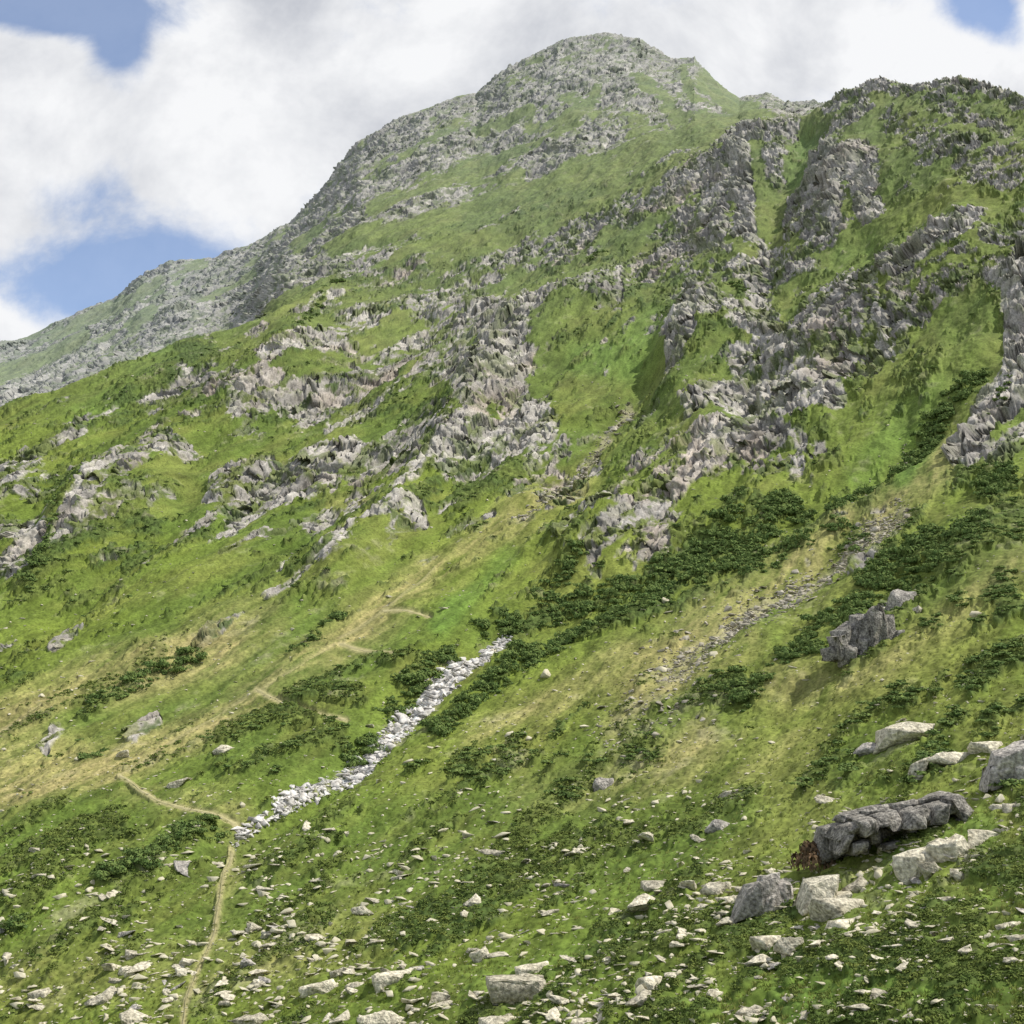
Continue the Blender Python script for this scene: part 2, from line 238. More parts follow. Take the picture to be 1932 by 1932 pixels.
# heath
nH=fbm(WT/f32(3.2),4,82,.68)
hsrc=shrub*0.32+0.20*bush+0.22*fbm(WS/f32(11),3,80)+0.34*nH+0.14*nS+0.185+0.04*sst(1350,1700,v)
heath=sst(0.30,0.42,hsrc)*(1-rock)*(1-np.clip(path*2,0,1))*(1-np.clip(scree*1.5,0,1))*(1-.7*slide)
heath*=(1-0.5*dry)*(1-.6*pkf)
hidx=np.where((heath>0.01)&inF)[0]
h1,_,hc,_=voro(W[hidx]/f32(1.6),111); h2,_,hc2,_=voro(W[hidx]/f32(0.65),112)
disp[hidx]+=heath[hidx]*(0.3+0.8*np.clip(1-h1*h1*1.3,0,1)+0.28*np.clip(1-h2*h2*1.3,0,1))*np.clip(dist[hidx]/240,0.45,1.35)
disp+=fbm(W/f32(1.9),3,90,.6)*0.42*(1-np.clip(path*2,0,1))*(1-0.7*rock)
disp+=fbm(WS/f32(9),3,95)*1.3*np.clip(dist/300,.3,1.3)*(1-np.clip(path*2,0,1))
edge=np.ones((NR,NU),f32); edge[n0+n1-3:n0+n1+n2]=0.8; edge[-n4-6:]=0.6; edge[-n4+3:]=0.2; edge[:n0]=0.3
ef=edge.ravel()*(0.3+0.7*side.ravel())
disp*=ef
Wd=W+NBf*disp[:,None]
Wd[idx]+=hor*(hpush*ef[idx])[:,None]
PD=Wd.reshape(NR,NU,3)
# ---- albedo, with distance haze painted in
def col(*c): return np.array(c,f32)[None]
def mix(a,b,t): return a*(1-t[:,None])+b*t[:,None]
g=mix(col(.138,.182,.030),col(.098,.146,.027),sst(-.5,.5,nB))
g=mix(g,col(.205,.212,.056),sst(-.2,.7,fbm(WS/f32(14),4,120,.65))*0.5)
g=mix(g,col(.335,.285,.125),np.clip(dry*(0.75+0.6*nC+.6*nH+.3*nF),0,1)*.88)
g=mix(g,col(.118,.205,.036),np.clip(lush*(0.7+0.4*nA),0,.85))
up=(1-sst(500,1000,v)); g=mix(g,col(.118,.145,.050),0.4*up)
g=g*(1+0.22*nS[:,None]+0.24*nH[:,None]+0.30*nF[:,None])
hcol=np.ones_like(u); hcol[hidx]=0.9+0.35*hc+0.25*hc2
hh=mix(col(.062,.096,.025),col(.112,.142,.034),sst(-.6,.6,fbm(W/f32(11),3,130)))*np.clip(hcol,0.45,1.5)[:,None]
g=mix(g,hh,heath*0.88)
rr=mix(col(.385,.362,.325),col(.270,.254,.230),sst(-.5,.5,fbm(WS/f32(12),3,140)))
rr=mix(rr,col(.42,.335,.265),sst(0.2,.9,fbm(WS/f32(20),3,150))*0.5*(1-pkf))
rr=mix(rr,col(.28,.28,.19),sst(0.0,.7,fbm(W/f32(4),4,160))*0.4)
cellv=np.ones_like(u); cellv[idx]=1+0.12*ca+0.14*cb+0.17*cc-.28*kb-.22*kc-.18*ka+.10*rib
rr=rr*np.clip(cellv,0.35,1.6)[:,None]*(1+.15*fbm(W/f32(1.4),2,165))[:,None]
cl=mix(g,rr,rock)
lg=np.zeros_like(u); lg[idx]=np.maximum(sst(.76,.92,s1)*.9,sst(.78,.95,s2)*.7)
led=sst(0.12,0.34,fbm(WS*f32(1/5.0),4,170,.65)+0.12*nC+lg*.45+.05)*rock*(1-0.35*sst(.65,.95,rv))*(1-.6*slab)
gl=mix(g*0.9,hh,sst(-.2,.3,nH+nS))
cl=mix(cl,gl,led*(0.92-.25*pkf))
cl=mix(cl,col(.34,.305,.155),np.clip(path*1.1,0,1)*0.8)
cl=mix(cl,col(.36,.325,.22),np.clip(np.maximum(scree,slide*.9)*1.2-0.45+0.8*nS+.7*nC,0,1)*0.6)
hz=np.clip((dist-500)/1000,0,1)*0.34  # aerial haze painted into the surface colour, growing with distance
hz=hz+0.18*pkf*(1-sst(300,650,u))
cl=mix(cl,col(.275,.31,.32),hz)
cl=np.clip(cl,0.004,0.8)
def make_mesh(name,verts,quads,cols=None):
    me=bpy.data.meshes.new(name); k=quads.shape[1]
    me.vertices.add(len(verts)); me.vertices.foreach_set("co",np.ascontiguousarray(verts,f32).ravel())
    me.loops.add(quads.size); me.loops.foreach_set("vertex_index",np.ascontiguousarray(quads,np.int32).ravel())
    me.polygons.add(len(quads)); me.polygons.foreach_set("loop_start",np.arange(0,quads.size,k,dtype=np.int32))
    me.update(calc_edges=True)
    if cols is not None:
        at=me.attributes.new("Col","FLOAT_COLOR","POINT")
        at.data.foreach_set("color",np.concatenate([cols,np.ones((len(cols),1),f32)],1).astype(f32).ravel())
    return me
def link(name,me,mat,**kw):
    o=bpy.data.objects.new(name,me); scene.collection.objects.link(o)
    if mat and not me.materials: me.materials.append(mat)
    for a_,b_ in kw.items(): o[a_]=b_
    return o
# ---------------------------------------------------------------- materials
def newmat(name):
    m=bpy.data.materials.new(name); m.use_nodes=True; nt=m.node_tree
    b=nt.nodes["Principled BSDF"]; b.inputs["Roughness"].default_value=0.9
    b.inputs["Specular IOR Level"].default_value=0.12
    return m,nt,b
def node(nt,t,**kw):
    n=nt.nodes.new(t)
    for a_,b_ in kw.items(): setattr(n,a_,b_)
    return n
def attr_mat(name,bscale=1.5,amt=0.42):
    m,nt,b=newmat(name)
    at=node(nt,"ShaderNodeAttribute",attribute_name="Col"); geo=node(nt,"ShaderNodeNewGeometry")
    n1=node(nt,"ShaderNodeTexNoise"); n1.inputs["Scale"].default_value=bscale; n1.inputs["Detail"].default_value=3; n1.inputs["Roughness"].default_value=.75
    nt.links.new(geo.outputs["Position"],n1.inputs["Vector"])
    mr=node(nt,"ShaderNodeMapRange"); mr.inputs[1].default_value=.3; mr.inputs[2].default_value=.7; mr.inputs[3].default_value=1-amt; mr.inputs[4].default_value=1+amt
    nt.links.new(n1.outputs["Fac"],mr.inputs[0])
    mx=node(nt,"ShaderNodeVectorMath",operation='SCALE'); nt.links.new(at.outputs["Color"],mx.inputs[0]); nt.links.new(mr.outputs[0],mx.inputs["Scale"])
    nt.links.new(mx.outputs[0],b.inputs["Base Color"])
    return m
def rock_mat(name,c1,c2,c3,rscale=0.8,bump=True):
    m,nt,b=newmat(name)
    geo=node(nt,"ShaderNodeNewGeometry"); oi=node(nt,"ShaderNodeObjectInfo")
    n1=node(nt,"ShaderNodeTexNoise"); n1.inputs["Scale"].default_value=rscale; n1.inputs["Detail"].default_value=4; n1.inputs["Roughness"].default_value=.7
    nt.links.new(geo.outputs["Position"],n1.inputs["Vector"])
    cr=node(nt,"ShaderNodeValToRGB"); e=cr.color_ramp.elements; e[0].position=.33; e[0].color=(*c1,1); e[1].position=.66; e[1].color=(*c3,1)
    x=cr.color_ramp.elements.new(.5); x.color=(*c2,1)
    nt.links.new(n1.outputs["Fac"],cr.inputs[0])
    mr=node(nt,"ShaderNodeMapRange"); mr.inputs[3].default_value=.75; mr.inputs[4].default_value=1.15; nt.links.new(oi.outputs["Random"],mr.inputs[0])
    fac=mr.outputs[0]
    if bump:
        n2=node(nt,"ShaderNodeTexNoise"); n2.inputs["Scale"].default_value=rscale*4; n2.inputs["Detail"].default_value=4
        nt.links.new(geo.outputs["Position"],n2.inputs["Vector"])
        mr2=node(nt,"ShaderNodeMapRange"); mr2.inputs[1].default_value=.35; mr2.inputs[2].default_value=.65; mr2.inputs[3].default_value=.6; mr2.inputs[4].default_value=1.2; nt.links.new(n2.outputs["Fac"],mr2.inputs[0])
        mu=node(nt,"ShaderNodeMath",operation='MULTIPLY'); nt.links.new(mr.outputs[0],mu.inputs[0]); nt.links.new(mr2.outputs[0],mu.inputs[1]); fac=mu.outputs[0]
        bp=node(nt,"ShaderNodeBump"); bp.inputs["Distance"].default_value=.3; bp.inputs["Strength"].default_value=.8
        nt.links.new(n2.outputs["Fac"],bp.inputs["Height"]); nt.links.new(bp.outputs[0],b.inputs["Normal"])
    mx=node(nt,"ShaderNodeVectorMath",operation='SCALE'); nt.links.new(cr.outputs[0],mx.inputs[0]); nt.links.new(fac,mx.inputs["Scale"])
    nt.links.new(mx.outputs[0],b.inputs["Base Color"])
    return m
def leaf_mat(name,c1,c2,sc=0.9):
    m,nt,b=newmat(name)
    geo=node(nt,"ShaderNodeNewGeometry"); n1=node(nt,"ShaderNodeTexNoise"); n1.inputs["Scale"].default_value=sc; n1.inputs["Detail"].default_value=2
    nt.links.new(geo.outputs["Position"],n1.inputs["Vector"])
    cr=node(nt,"ShaderNodeValToRGB"); e=cr.color_ramp.elements; e[0].position=.35; e[0].color=(*c1,1); e[1].position=.65; e[1].color=(*c2,1)
    nt.links.new(n1.outputs["Fac"],cr.inputs[0]); nt.links.new(cr.outputs[0],b.inputs["Base Color"])
    return m
M_ter=attr_mat("hillside_turf_and_rock")
M_pale=rock_mat("pale_lichen_rock",(.34,.31,.23),(.53,.49,.38),(.64,.59,.46))
M_grey=rock_mat("grey_rock",(.22,.205,.185),(.38,.355,.32),(.50,.465,.41))
M_dark=rock_mat("weathered_grey_rock",(.10,.095,.085),(.24,.225,.20),(.40,.375,.33),1.1)
M_stone=rock_mat("pale_lichen_stone",(.38,.36,.25),(.54,.50,.37),(.62,.58,.44),.8,False)
M_scree=rock_mat("washed_rock",(.28,.265,.24),(.50,.48,.45),(.74,.72,.68),.5,False)
M_slide=rock_mat("beige_rubble",(.30,.275,.21),(.48,.44,.35),(.62,.58,.48),.5,False)
M_bush=leaf_mat("dark_foliage",(.085,.140,.040),(.160,.215,.060))
M_heath=leaf_mat("heath_foliage",(.085,.128,.030),(.165,.200,.048),.5)
M_grass=leaf_mat("grass_blades",(.135,.185,.030),(.24,.25,.072),.3)
M_dead=leaf_mat("dead_twigs",(.095,.068,.040),(.18,.115,.065),1.5)
M_path=rock_mat("trodden_earth",(.28,.26,.12),(.35,.32,.165),(.42,.375,.21),.6,False)
ii=np.arange(NR*NU,dtype=np.int32).reshape(NR,NU)
Q=np.stack([ii[:-1,:-1],ii[:-1,1:],ii[1:,1:],ii[1:,:-1]],-1).reshape(-1,4)
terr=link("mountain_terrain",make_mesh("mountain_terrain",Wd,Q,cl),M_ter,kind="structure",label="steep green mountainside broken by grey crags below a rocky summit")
terr["category"]="mountain"
# ---------------------------------------------------------------- lookup on the hillside
def ground(uu,vv):
    uu=np.asarray(uu,float);vv=np.asarray(vv,float)
    fi=np.interp(uu,us,np.arange(NU)); Nn=np.interp(uu,us,N)
    ri=n0+np.clip((VB-vv)/(VB-Nn),0,1)*(n1-1)
    i=np.clip(fi.astype(int),0,NU-2); j=np.clip(ri.astype(int),0,NR-2); fx=(fi-i)[...,None]; fy=(ri-j)[...,None]
    return PD[j,i]*(1-fx)*(1-fy)+PD[j,i+1]*fx*(1-fy)+PD[j+1,i]*(1-fx)*fy+PD[j+1,i+1]*fx*fy
# ---------------------------------------------------------------- rock variants
def hull_rock(seed,sc=(1,1,1),n=13,cuts=2,rough=.05,pts=None,bev=.05):
    R=random.Random(seed); bm=bmesh.new()
    if pts is None:
        pts=[]
        for _ in range(n):
            d=Vector((R.gauss(0,1),R.gauss(0,1),R.gauss(0,1))).normalized()*R.uniform(.8,1.05)
            pts.append((d.x*sc[0],d.y*sc[1],d.z*sc[2]))
    for p in pts: bm.verts.new(p)
    r=bmesh.ops.convex_hull(bm,input=bm.verts)
    bmesh.ops.delete(bm,geom=[x for x in set(r["geom_interior"]+r["geom_unused"]) if isinstance(x,bmesh.types.BMVert)],context='VERTS')
    bmesh.ops.bevel(bm,geom=list(bm.edges),offset=bev,segments=1,affect='EDGES',clamp_overlap=True)
    bmesh.ops.triangulate(bm,faces=bm.faces)
    if cuts:
        bmesh.ops.subdivide_edges(bm,edges=[e for e in bm.edges if e.calc_length()>.3],cuts=cuts,use_grid_fill=True)
        bmesh.ops.triangulate(bm,faces=bm.faces)
    co=np.array([v_.co[:] for v_ in bm.verts],f32)
    n_=fbm(co*f32(2.3)+f32(seed),3,200)*rough*1.5+fbm(co*f32(6)+f32(seed),2,210)*rough
    fr=np.floor((co[:,2]+0.15*co[:,0]+0.1*n_)*5+seed)
    st=((np.sin(fr*12.9)*43758.5)%1-.5)*rough*1.3
    bm.normal_update()
    for v_,d_,s_ in zip(bm.verts,n_,st): v_.co+=v_.normal*float(d_)+Vector((v_.co.x,v_.co.y,0))*float(s_)
    bm.verts.index_update()
    fa_=np.array([[x.index for x in f_.verts] for f_ in bm.faces],np.int32)
    co=np.array([v_.co[:] for v_ in bm.verts],f32); bm.free()
    return co,fa_
shapes=[(1,.8,.5),(1,.6,.35),(1,.75,.7),(1,.5,.28),(.9,.8,.8),(1,.9,.4)]
RV=[hull_rock(300+i,shapes[i%6],n=9+i%4,bev=.015,rough=.03) for i in range(14)]
RL=[hull_rock(400+i,shapes[i%6],n=8+i%4,cuts=0,rough=.02,bev=.02) for i in range(12)]
rock_pale=[];rock_grey=[]
for i,(c_,f_) in enumerate(RV):
    m1=make_mesh("boulder",c_,f_); m1.materials.append(M_pale); rock_pale.append(m1)
    m2=make_mesh("grey_boulder",c_,f_); m2.materials.append(M_grey); rock_grey.append(m2)
def put(name,me,u_,v_,size,rot,squash=(1,1,1),sink=.15,tilt=(0,0),**kw):
    p=ground(u_,v_); o=bpy.data.objects.new(name,me); scene.collection.objects.link(o)
    o.location=(float(p[0]),float(p[1]),float(p[2])-sink*size*0.3)
    o.rotation_euler=(tilt[0],tilt[1],rot); o.scale=(size*squash[0],size*squash[1],size*squash[2])
    for a_,b_ in kw.items(): o[a_]=b_
    return o
def mpp(u_,v_): return float(ground(u_,v_)[1])/F
heroes=[(1578,1712,96,44,0,"low pale slab boulder on green heath"),(1615,1662,50,32,0,"small pale block beside larger boulders"),
(1718,1622,100,72,0,"wedge-shaped pale boulder below a rock ledge"),(1790,1598,70,60,0,"leaning pale boulder at the foot of a ledge"),(1850,1572,66,42,0,"flat pale boulder by a rock ledge"),(1892,1545,38,36,0,"small upright pale boulder on heath"),(1755,1635,40,26,0,"small pale slab below a rock ledge"),
(1702,1382,122,40,0,"long flat pale slab resting on heath"),(1736,1447,54,40,0,"pale angular boulder among scattered stones"),(1640,1412,56,22,1,"thin grey slab casting a dark shadow"),(1915,1512,50,30,0,"pale block balanced on the slope"),
(1705,1150,54,36,1,"grey rock above a tall outcrop"),(1205,1706,60,32,0,"pale flat boulder on grass"),(1356,1676,50,28,0,"pale angular boulder on grass"),(1228,1862,50,44,0,"pale pointed boulder on grass"),(1215,1895,56,22,0,"low pale slab on grass"),
(725,1832,84,36,0,"long pale slab rock lying in grass"),(905,1785,36,34,0,"upright pale stone on a grassy slope"),(822,1872,38,30,0,"small pale boulder in turf"),(858,1866,30,28,0,"small pale boulder in turf"),(720,1905,90,34,0,"low pale boulder half sunk in turf"),(925,1912,70,28,0,"low pale slab half sunk in turf"),(335,1480,48,20,0,"flat pale slab on dark heath"),(422,1426,38,18,0,"flat pale slab on dark heath"),
(921,1204,20,28,0,"pale upright block beside the stream"),(1130,1466,40,24,1,"dark-sided block on grassy slope"),(1430,1822,46,24,0,"pale slab boulder on heath"),(1500,1798,50,34,0,"pale angular boulder on heath"),(1450,1790,56,22,0,"grey-white slab on green heath"),
(190,1855,60,26,0,"pale slab in short grass"),(985,1808,60,26,0,"pale slab behind a broad boulder"),(1420,1915,50,22,0,"pale flat stone in turf"),(1668,1898,36,22,0,"pale flat stone in turf"),(755,1620,30,22,0,"pale stone on the slope"),(680,1690,38,18,0,"pale stone on the slope"),(1230,1655,66,18,0,"long pale slab on heath"),(1380,1490,60,18,0,"long pale slab on heath"),(1350,1550,46,26,1,"dark cracked slab on heath"),
(1815,1640,44,18,0,"pale flat stone in turf"),(1585,1745,60,18,0,"pale flat stone in turf"),(1370,1755,36,18,0,"pale flat stone in turf"),(1800,1430,70,26,0,"pale slabs on upper heath"),(1860,1410,60,22,0,"pale slabs on upper heath"),(890,1690,30,24,0,"pale stone on the slope"),(585,1852,60,20,0,"long pale slab in grass"),(470,1905,60,22,0,"long pale slab in grass"),(1095,1925,60,20,0,"pale flat stone in turf"),(575,1900,40,18,0,"pale flat stone in turf")]
GB="boulders scattered over the mountainside"
nind=4
for i,(x,y,w,h,gr,lb) in enumerate(heroes):
    m=mpp(x,y); W_=w*m/2; H_=h*m/2
    me=(rock_grey if gr else rock_pale)[i%14]
    c_=RV[i%14][0]; ex=(c_[:,0].max()-c_[:,0].min())/2; ey=(c_[:,1].max()-c_[:,1].min())/2; ez=(c_[:,2].max()-c_[:,2].min())/2
    put("boulder" ,me,x,y+h*.25,1,random.uniform(-.3,.3)+(math.pi if i%2 else 0),(W_*1.15/ex,W_*.8/ey,H_*1.4/ez),sink=0,tilt=(random.uniform(-.12,.12),random.uniform(.02,.18) if i%2 else random.uniform(-.2,-.02)),label=lb,category="boulder",group=GB)
    nind+=1
def outcrop(name,blocks,seed,rough=.04,mat=None,slope=.18,extra=3):
    R=random.Random(seed); vs=[];fs=[];o_=0
    for kx,(cx,cy,cz,wx,wy,wz,lean) in enumerate(blocks):
        pts=[]
        for sx_ in(-1,1):
            for sy_ in(-1,1):
                for sz_ in(-1,1):
                    j=lambda: R.uniform(.6,1.12)
                    pts.append((cx+sx_*wx*j()+lean*sz_*wz, cy+sy_*wy*j(), cz+sz_*wz*j()+slope*sx_*wx))
        for _ in range(extra): pts.append((cx+R.uniform(-1,1)*wx,cy-wy*R.uniform(.7,1.2),cz+R.uniform(-.8,1)*wz))
        c_,f_=hull_rock(seed+kx,pts=pts,cuts=2,rough=rough,bev=.008); vs.append(c_);fs.append(f_+o_);o_+=len(c_)
    me=make_mesh(name,np.concatenate(vs),np.concatenate(fs)); me.materials.append(mat or M_grey); return me
R=random.Random(3); bl=[]
for t_ in np.linspace(-1.2,1.35,6):
    bl.append((t_+R.uniform(-.1,.1),1.0,-.10+.22*t_,.34*R.uniform(.8,1.3),.3,.5,.05))
# roof: separate blocks with gaps and stepped fronts
for t_,y_,z_,w_,h_,l_ in [(-1.22,.25,.02,.20,.20,.5),(-.88,.0,.16,.20,.24,-.3),(-.55,.2,.26,.22,.18,.5),(-.18,.35,.28,.20,.24,-.2),(.12,-.05,.36,.17,.28,.3),(.42,.25,.42,.20,.20,-.6),(.74,.02,.46,.19,.30,.2),(1.02,.3,.58,.2,.22,.5),(1.3,.1,.62,.2,.32,-.3)]:
    bl.append((t_,y_,z_,w_,.6,h_,l_))
bl+=[(-.4,.75,.50,.35,.4,.09,.3),(.3,.8,.62,.4,.4,.08,-.3),(.95,.75,.78,.35,.4,.10,.4),(-.95,.8,.34,.3,.4,.08,.3)]
bl+=[(-1.3,.1,-.22,.16,.5,.30,.3),(-1.02,-.1,-.36,.20,.3,.16,.2),(-.62,.2,-.12,.12,.3,.26,-.2),(.25,.3,.0,.12,.4,.34,-.25),(1.3,.05,.15,.24,.5,.36,.1),(.80,.15,.05,.14,.4,.28,.3),(-.3,.0,-.36,.18,.3,.10,.3)]
ledme=outcrop("rock_ledge",bl,900,.03,M_dark,.25,4)
m=mpp(1700,1585); put("rock_ledge",ledme,1705,1592,82*m,.03,(1,1,.85),sink=-.6,label="overhanging fractured grey rock ledge with deep shade beneath",category="rock ledge")
R=random.Random(8); bl=[]
for i,(t_,h_) in enumerate([(-.80,.50),(-.55,.62),(-.28,.72),(.0,.85),(.28,.95),(.55,.98),(.8,.80),(1.02,.55)]):
    bl.append((t_,R.uniform(-.2,.2),h_-.5,.17*R.uniform(.9,1.3),.42,h_,R.uniform(-.06,.08)))
bl+= [(-.6,-.3,-.35,.2,.22,.4,.05),(-.15,-.32,-.2,.18,.22,.5,.0),(.35,-.3,-.05,.2,.22,.55,.05),(.75,-.2,.1,.18,.22,.45,.05),(.4,.2,.80,.3,.4,.14,.1),(1.15,.1,.1,.25,.3,.3,.1),(-1.0,.1,-.25,.2,.3,.3,.1),(-.1,.3,.50,.3,.3,.2,.1)]
tall=outcrop("rock_outcrop",bl,950,.035,M_dark,.12)
m=mpp(1640,1230); put("rock_outcrop",tall,1632,1245,60*m,.2,(1,1,.85),sink=-.4,label="tall cracked grey outcrop with a dark steep front",category="rock outcrop")
t1m=outcrop("boulder",[(-.30,0,.0,.42,.5,.52,.45),(.18,.05,.12,.40,.5,.66,.1),(.62,.12,.0,.3,.45,.5,-.1),(.0,-.25,-.2,.3,.3,.4,.3)],970,.03,M_grey,.1)
m=mpp(1440,1720); put("boulder",t1m,1440,1724,60*m,0,(1,1,1.1),sink=-1.2,label="tall fractured grey boulder beside a paler one",category="boulder",group=GB)
t2m=outcrop("boulder",[(-.15,0,.05,.7,.6,.58,.2),(.4,-.1,-.15,.5,.5,.4,.1)],980,.03,M_pale,.15,4)
m=mpp(1548,1700); put("boulder",t2m,1552,1704,56*m,0,(1,1,1),sink=-.8,label="pale lichen-covered boulder leaning on a grey one",category="boulder",group=GB)
t3m=outcrop("boulder",[(0,0,.1,.75,.7,.65,.2),(.3,-.2,-.1,.5,.5,.5,.2),(-.5,-.1,-.15,.4,.5,.4,.3)],990,.04,M_grey,.25,4)
m=mpp(1908,1480); put("boulder",t3m,1912,1475,60*m,0,(1,1,1),sink=-.7,label="large rounded grey boulder on the slope",category="boulder",group=GB)
t4m=outcrop("boulder",[(0,0,.05,.95,.6,.42,-.25),(-.45,-.15,-.05,.5,.4,.36,-.3),(.5,.0,.05,.5,.5,.36,.1)],1010,.03,M_pale,.02,5)
m=mpp(970,1860); put("boulder",t4m,970,1862,54*m,0,(1,1,1),sink=-.5,label="broad flat-topped pale boulder with a shaded lower face",category="boulder",group=GB)
def dens(x,y):
    d=0.20+0.80*sst(1350,1780,y)+.18*sst(1100,1400,x)*(1-sst(1350,1780,y)); d*=1-0.5*sst(0.3,.8,samp(MB,x,y)); d*=0.35+0.65*sst(-500,900,x+ (y-1500))
    return d
cand=[]
Rr=np.random.default_rng(5)
while len(cand)<3600:
    x=Rr.uniform(-20,1950); y=Rr.uniform(1120,1955)
    cl_=0.3+1.4*float(sst(-.1,.6,fbm(np.array([[x/130,y/55,0]],f32),2,220)[0]))
    if Rr.uniform()<float(dens(np.array(x),np.array(y)))*cl_*.6 and float(samp(MP,np.array([x]),np.array([y]))[0])<.1:
        cand.append((x,y,float(np.clip(Rr.lognormal(math.log(12.5),.58)*(0.55+.70*float(sst(1250,1900,y))),5,58))))
cand.sort(key=lambda c:-c[2])
for (x,y,w) in cand[:300-nind]:
    m=mpp(x,y); i=Rr.integers(14)
    put("boulder",rock_pale[i] if Rr.uniform()<.9 else rock_grey[i],x,y,w*m*.58,Rr.uniform(0,6.28),(1.25,.95,Rr.uniform(.5,.9)),sink=.1,tilt=(Rr.uniform(-.2,.2),Rr.uniform(-.35,.1)),label="small pale angular boulder lying in mountain turf",category="boulder",group=GB)
class Merge:
    def __init__(s): s.v=[];s.f=[];s.o=0
    def add(s,c_,f_,loc,size,Rm):
        p=(c_*size)@Rm.T+loc; s.v.append(p.astype(f32)); s.f.append(f_+s.o); s.o+=len(c_)
    def mesh(s,name): return make_mesh(name,np.concatenate(s.v),np.concatenate(s.f))
def rotm(a_,b_,c_): return np.array(Matrix.Rotation(a_,3,'Z')@Matrix.Rotation(b_,3,'X')@Matrix.Rotation(c_,3,'Y'),f32)
mg=Merge()
for (x,y,w) in cand[300-nind:]:
    m=mpp(x,y); c_,f_=RL[Rr.integers(12)]
    mg.add(c_,f_,ground(x,y),np.array([1.15,.9,Rr.uniform(.5,1)],f32)*w*m*.58,rotm(Rr.uniform(0,6.28),Rr.uniform(-.3,.3),Rr.uniform(-.35,.2)))
for _ in range(8000):
    x=Rr.uniform(-20,1950); y=Rr.uniform(700,1955)
    if Rr.uniform()>0.35+.65*float(sst(1200,1700,y)) or y<np.interp(x,us,N)+30: continue
    m=mpp(x,y); c_,f_=RL[Rr.integers(12)]
    mg.add(c_,f_,ground(x,y),np.array([1.15,.9,.7],f32)*Rr.uniform(1.8,5.0)*m,rotm(Rr.uniform(0,6.28),Rr.uniform(-.3,.3),Rr.uniform(-.3,.2)))
link("scattered_stones",mg.mesh("scattered_stones"),M_stone,kind="stuff",label="countless small pale stones strewn over the turf",category="stones")
mg=Merge(); cnt=0
while cnt<3600:
    k_=Rr.integers(0,len(creek_pts)-1); t_=Rr.uniform(); x=creek_pts[k_][0]*(1-t_)+creek_pts[k_+1][0]*t_+Rr.normal(0,12); y=creek_pts[k_][1]*(1-t_)+creek_pts[k_+1][1]*t_+Rr.normal(0,11)
    s_=float(samp(MC,np.array([x]),np.array([y]))[0]); s_*=.5+1.0*float(fbm(np.array([[x/22,y/22,9]],f32),2,240)[0]>-.15)
    if s_<.12 or Rr.uniform()>s_: continue
    m=mpp(x,y); c_,f_=RL[Rr.integers(12)]
    mg.add(c_,f_,ground(x,y)+np.array([0,0,.1*m]),np.array([1.05,.9,.8],f32)*min(Rr.lognormal(math.log(4.2),.7),20)*m,rotm(Rr.uniform(0,6.28),Rr.uniform(-.5,.5),Rr.uniform(-.5,.5))); cnt+=1
link("stream_bed_rocks",mg.mesh("stream_bed_rocks"),M_scree,kind="stuff",label="white washed rocks filling a steep stream bed",category="rocks")
mg=Merge(); cnt=0
while cnt<3600:
    st=slide_s[Rr.choice(len(slide_s),p=[.22,.38,.14,.13,.06,.07])]; pp=st[2:]; k_=Rr.integers(0,len(pp)-1); t_=Rr.uniform()
    x=pp[k_][0]*(1-t_)+pp[k_+1][0]*t_+Rr.normal(0,st[0]*.6); y=pp[k_][1]*(1-t_)+pp[k_+1][1]*t_+Rr.normal(0,st[0]*.5)
    if fbm(np.array([[x/26,y/20,4]],f32),2,245)[0]<-.1 and Rr.uniform()<.7: continue
    m=mpp(x,y); c_,f_=RL[Rr.integers(12)]; big=.85 if y>1000 else .65
    mg.add(c_,f_,ground(x,y)+np.array([0,0,.4*m]),np.array([1.1,.9,.8],f32)*min(Rr.lognormal(math.log(4.3*big),.62),14)*m,rotm(Rr.uniform(0,6.28),Rr.uniform(-.4,.4),Rr.uniform(-.4,.4))); cnt+=1
link("scree_rubble",mg.mesh("scree_rubble"),M_slide,kind="stuff",label="beige rubble strewn down dry gullies of the slope",category="scree")
# ---------------------------------------------------------------- paths & stream
def strip(name,pts,wpx,mat,lift,wob=0,**kw):
    pts=np.array(pts,float)
    seg=np.r_[0,np.cumsum(np.hypot(*np.diff(pts,axis=0).T))]; n=int(seg[-1]/2.5)+2; t=np.linspace(0,seg[-1],n)
    x=np.interp(t,seg,pts[:,0]); y=np.interp(t,seg,pts[:,1])
    k_=np.ones(7)/7; x=np.convolve(np.pad(x,3,'edge'),k_,'valid'); y=np.convolve(np.pad(y,3,'edge'),k_,'valid')
    if wob: x=x+np.sin(t/13)*wob+np.sin(t/5.1)*wob*.4
    tx=np.gradient(x);ty=np.gradient(y);l=np.hypot(tx,ty)+1e-6; nx=-ty/l; ny=tx/l
    wv=wpx*(1+.35*np.sin(t/9)+.3*np.sin(t/3.7))
    rows_=[ground(x+nx*wv*o_,y+ny*wv*o_)+np.array([0,0,lift if abs(o_)<.9 else -.05]) for o_ in(-1,-.5,0,.5,1)]
    A=np.stack(rows_,1); id_=np.arange(n*5).reshape(n,5)
    q_=np.stack([id_[:-1,:-1],id_[:-1,1:],id_[1:,1:],id_[1:,:-1]],-1).reshape(-1,4)
    return link(name,make_mesh(name,A.reshape(-1,3),q_),mat,kind="structure",**kw)
for st in path_s: strip("footpath",st[2:],st[0]*.36,M_path,.10,1.0,label="narrow trodden footpath crossing the slope",category="path")
mw,ntw,bw=newmat("stream_water"); bw.inputs["Base Color"].default_value=(.36,.38,.38,1); bw.inputs["Roughness"].default_value=.2
strip("stream",creek_pts[3:],2.2,mw,.25,2.0,label="thin mountain stream among white rocks",category="stream")
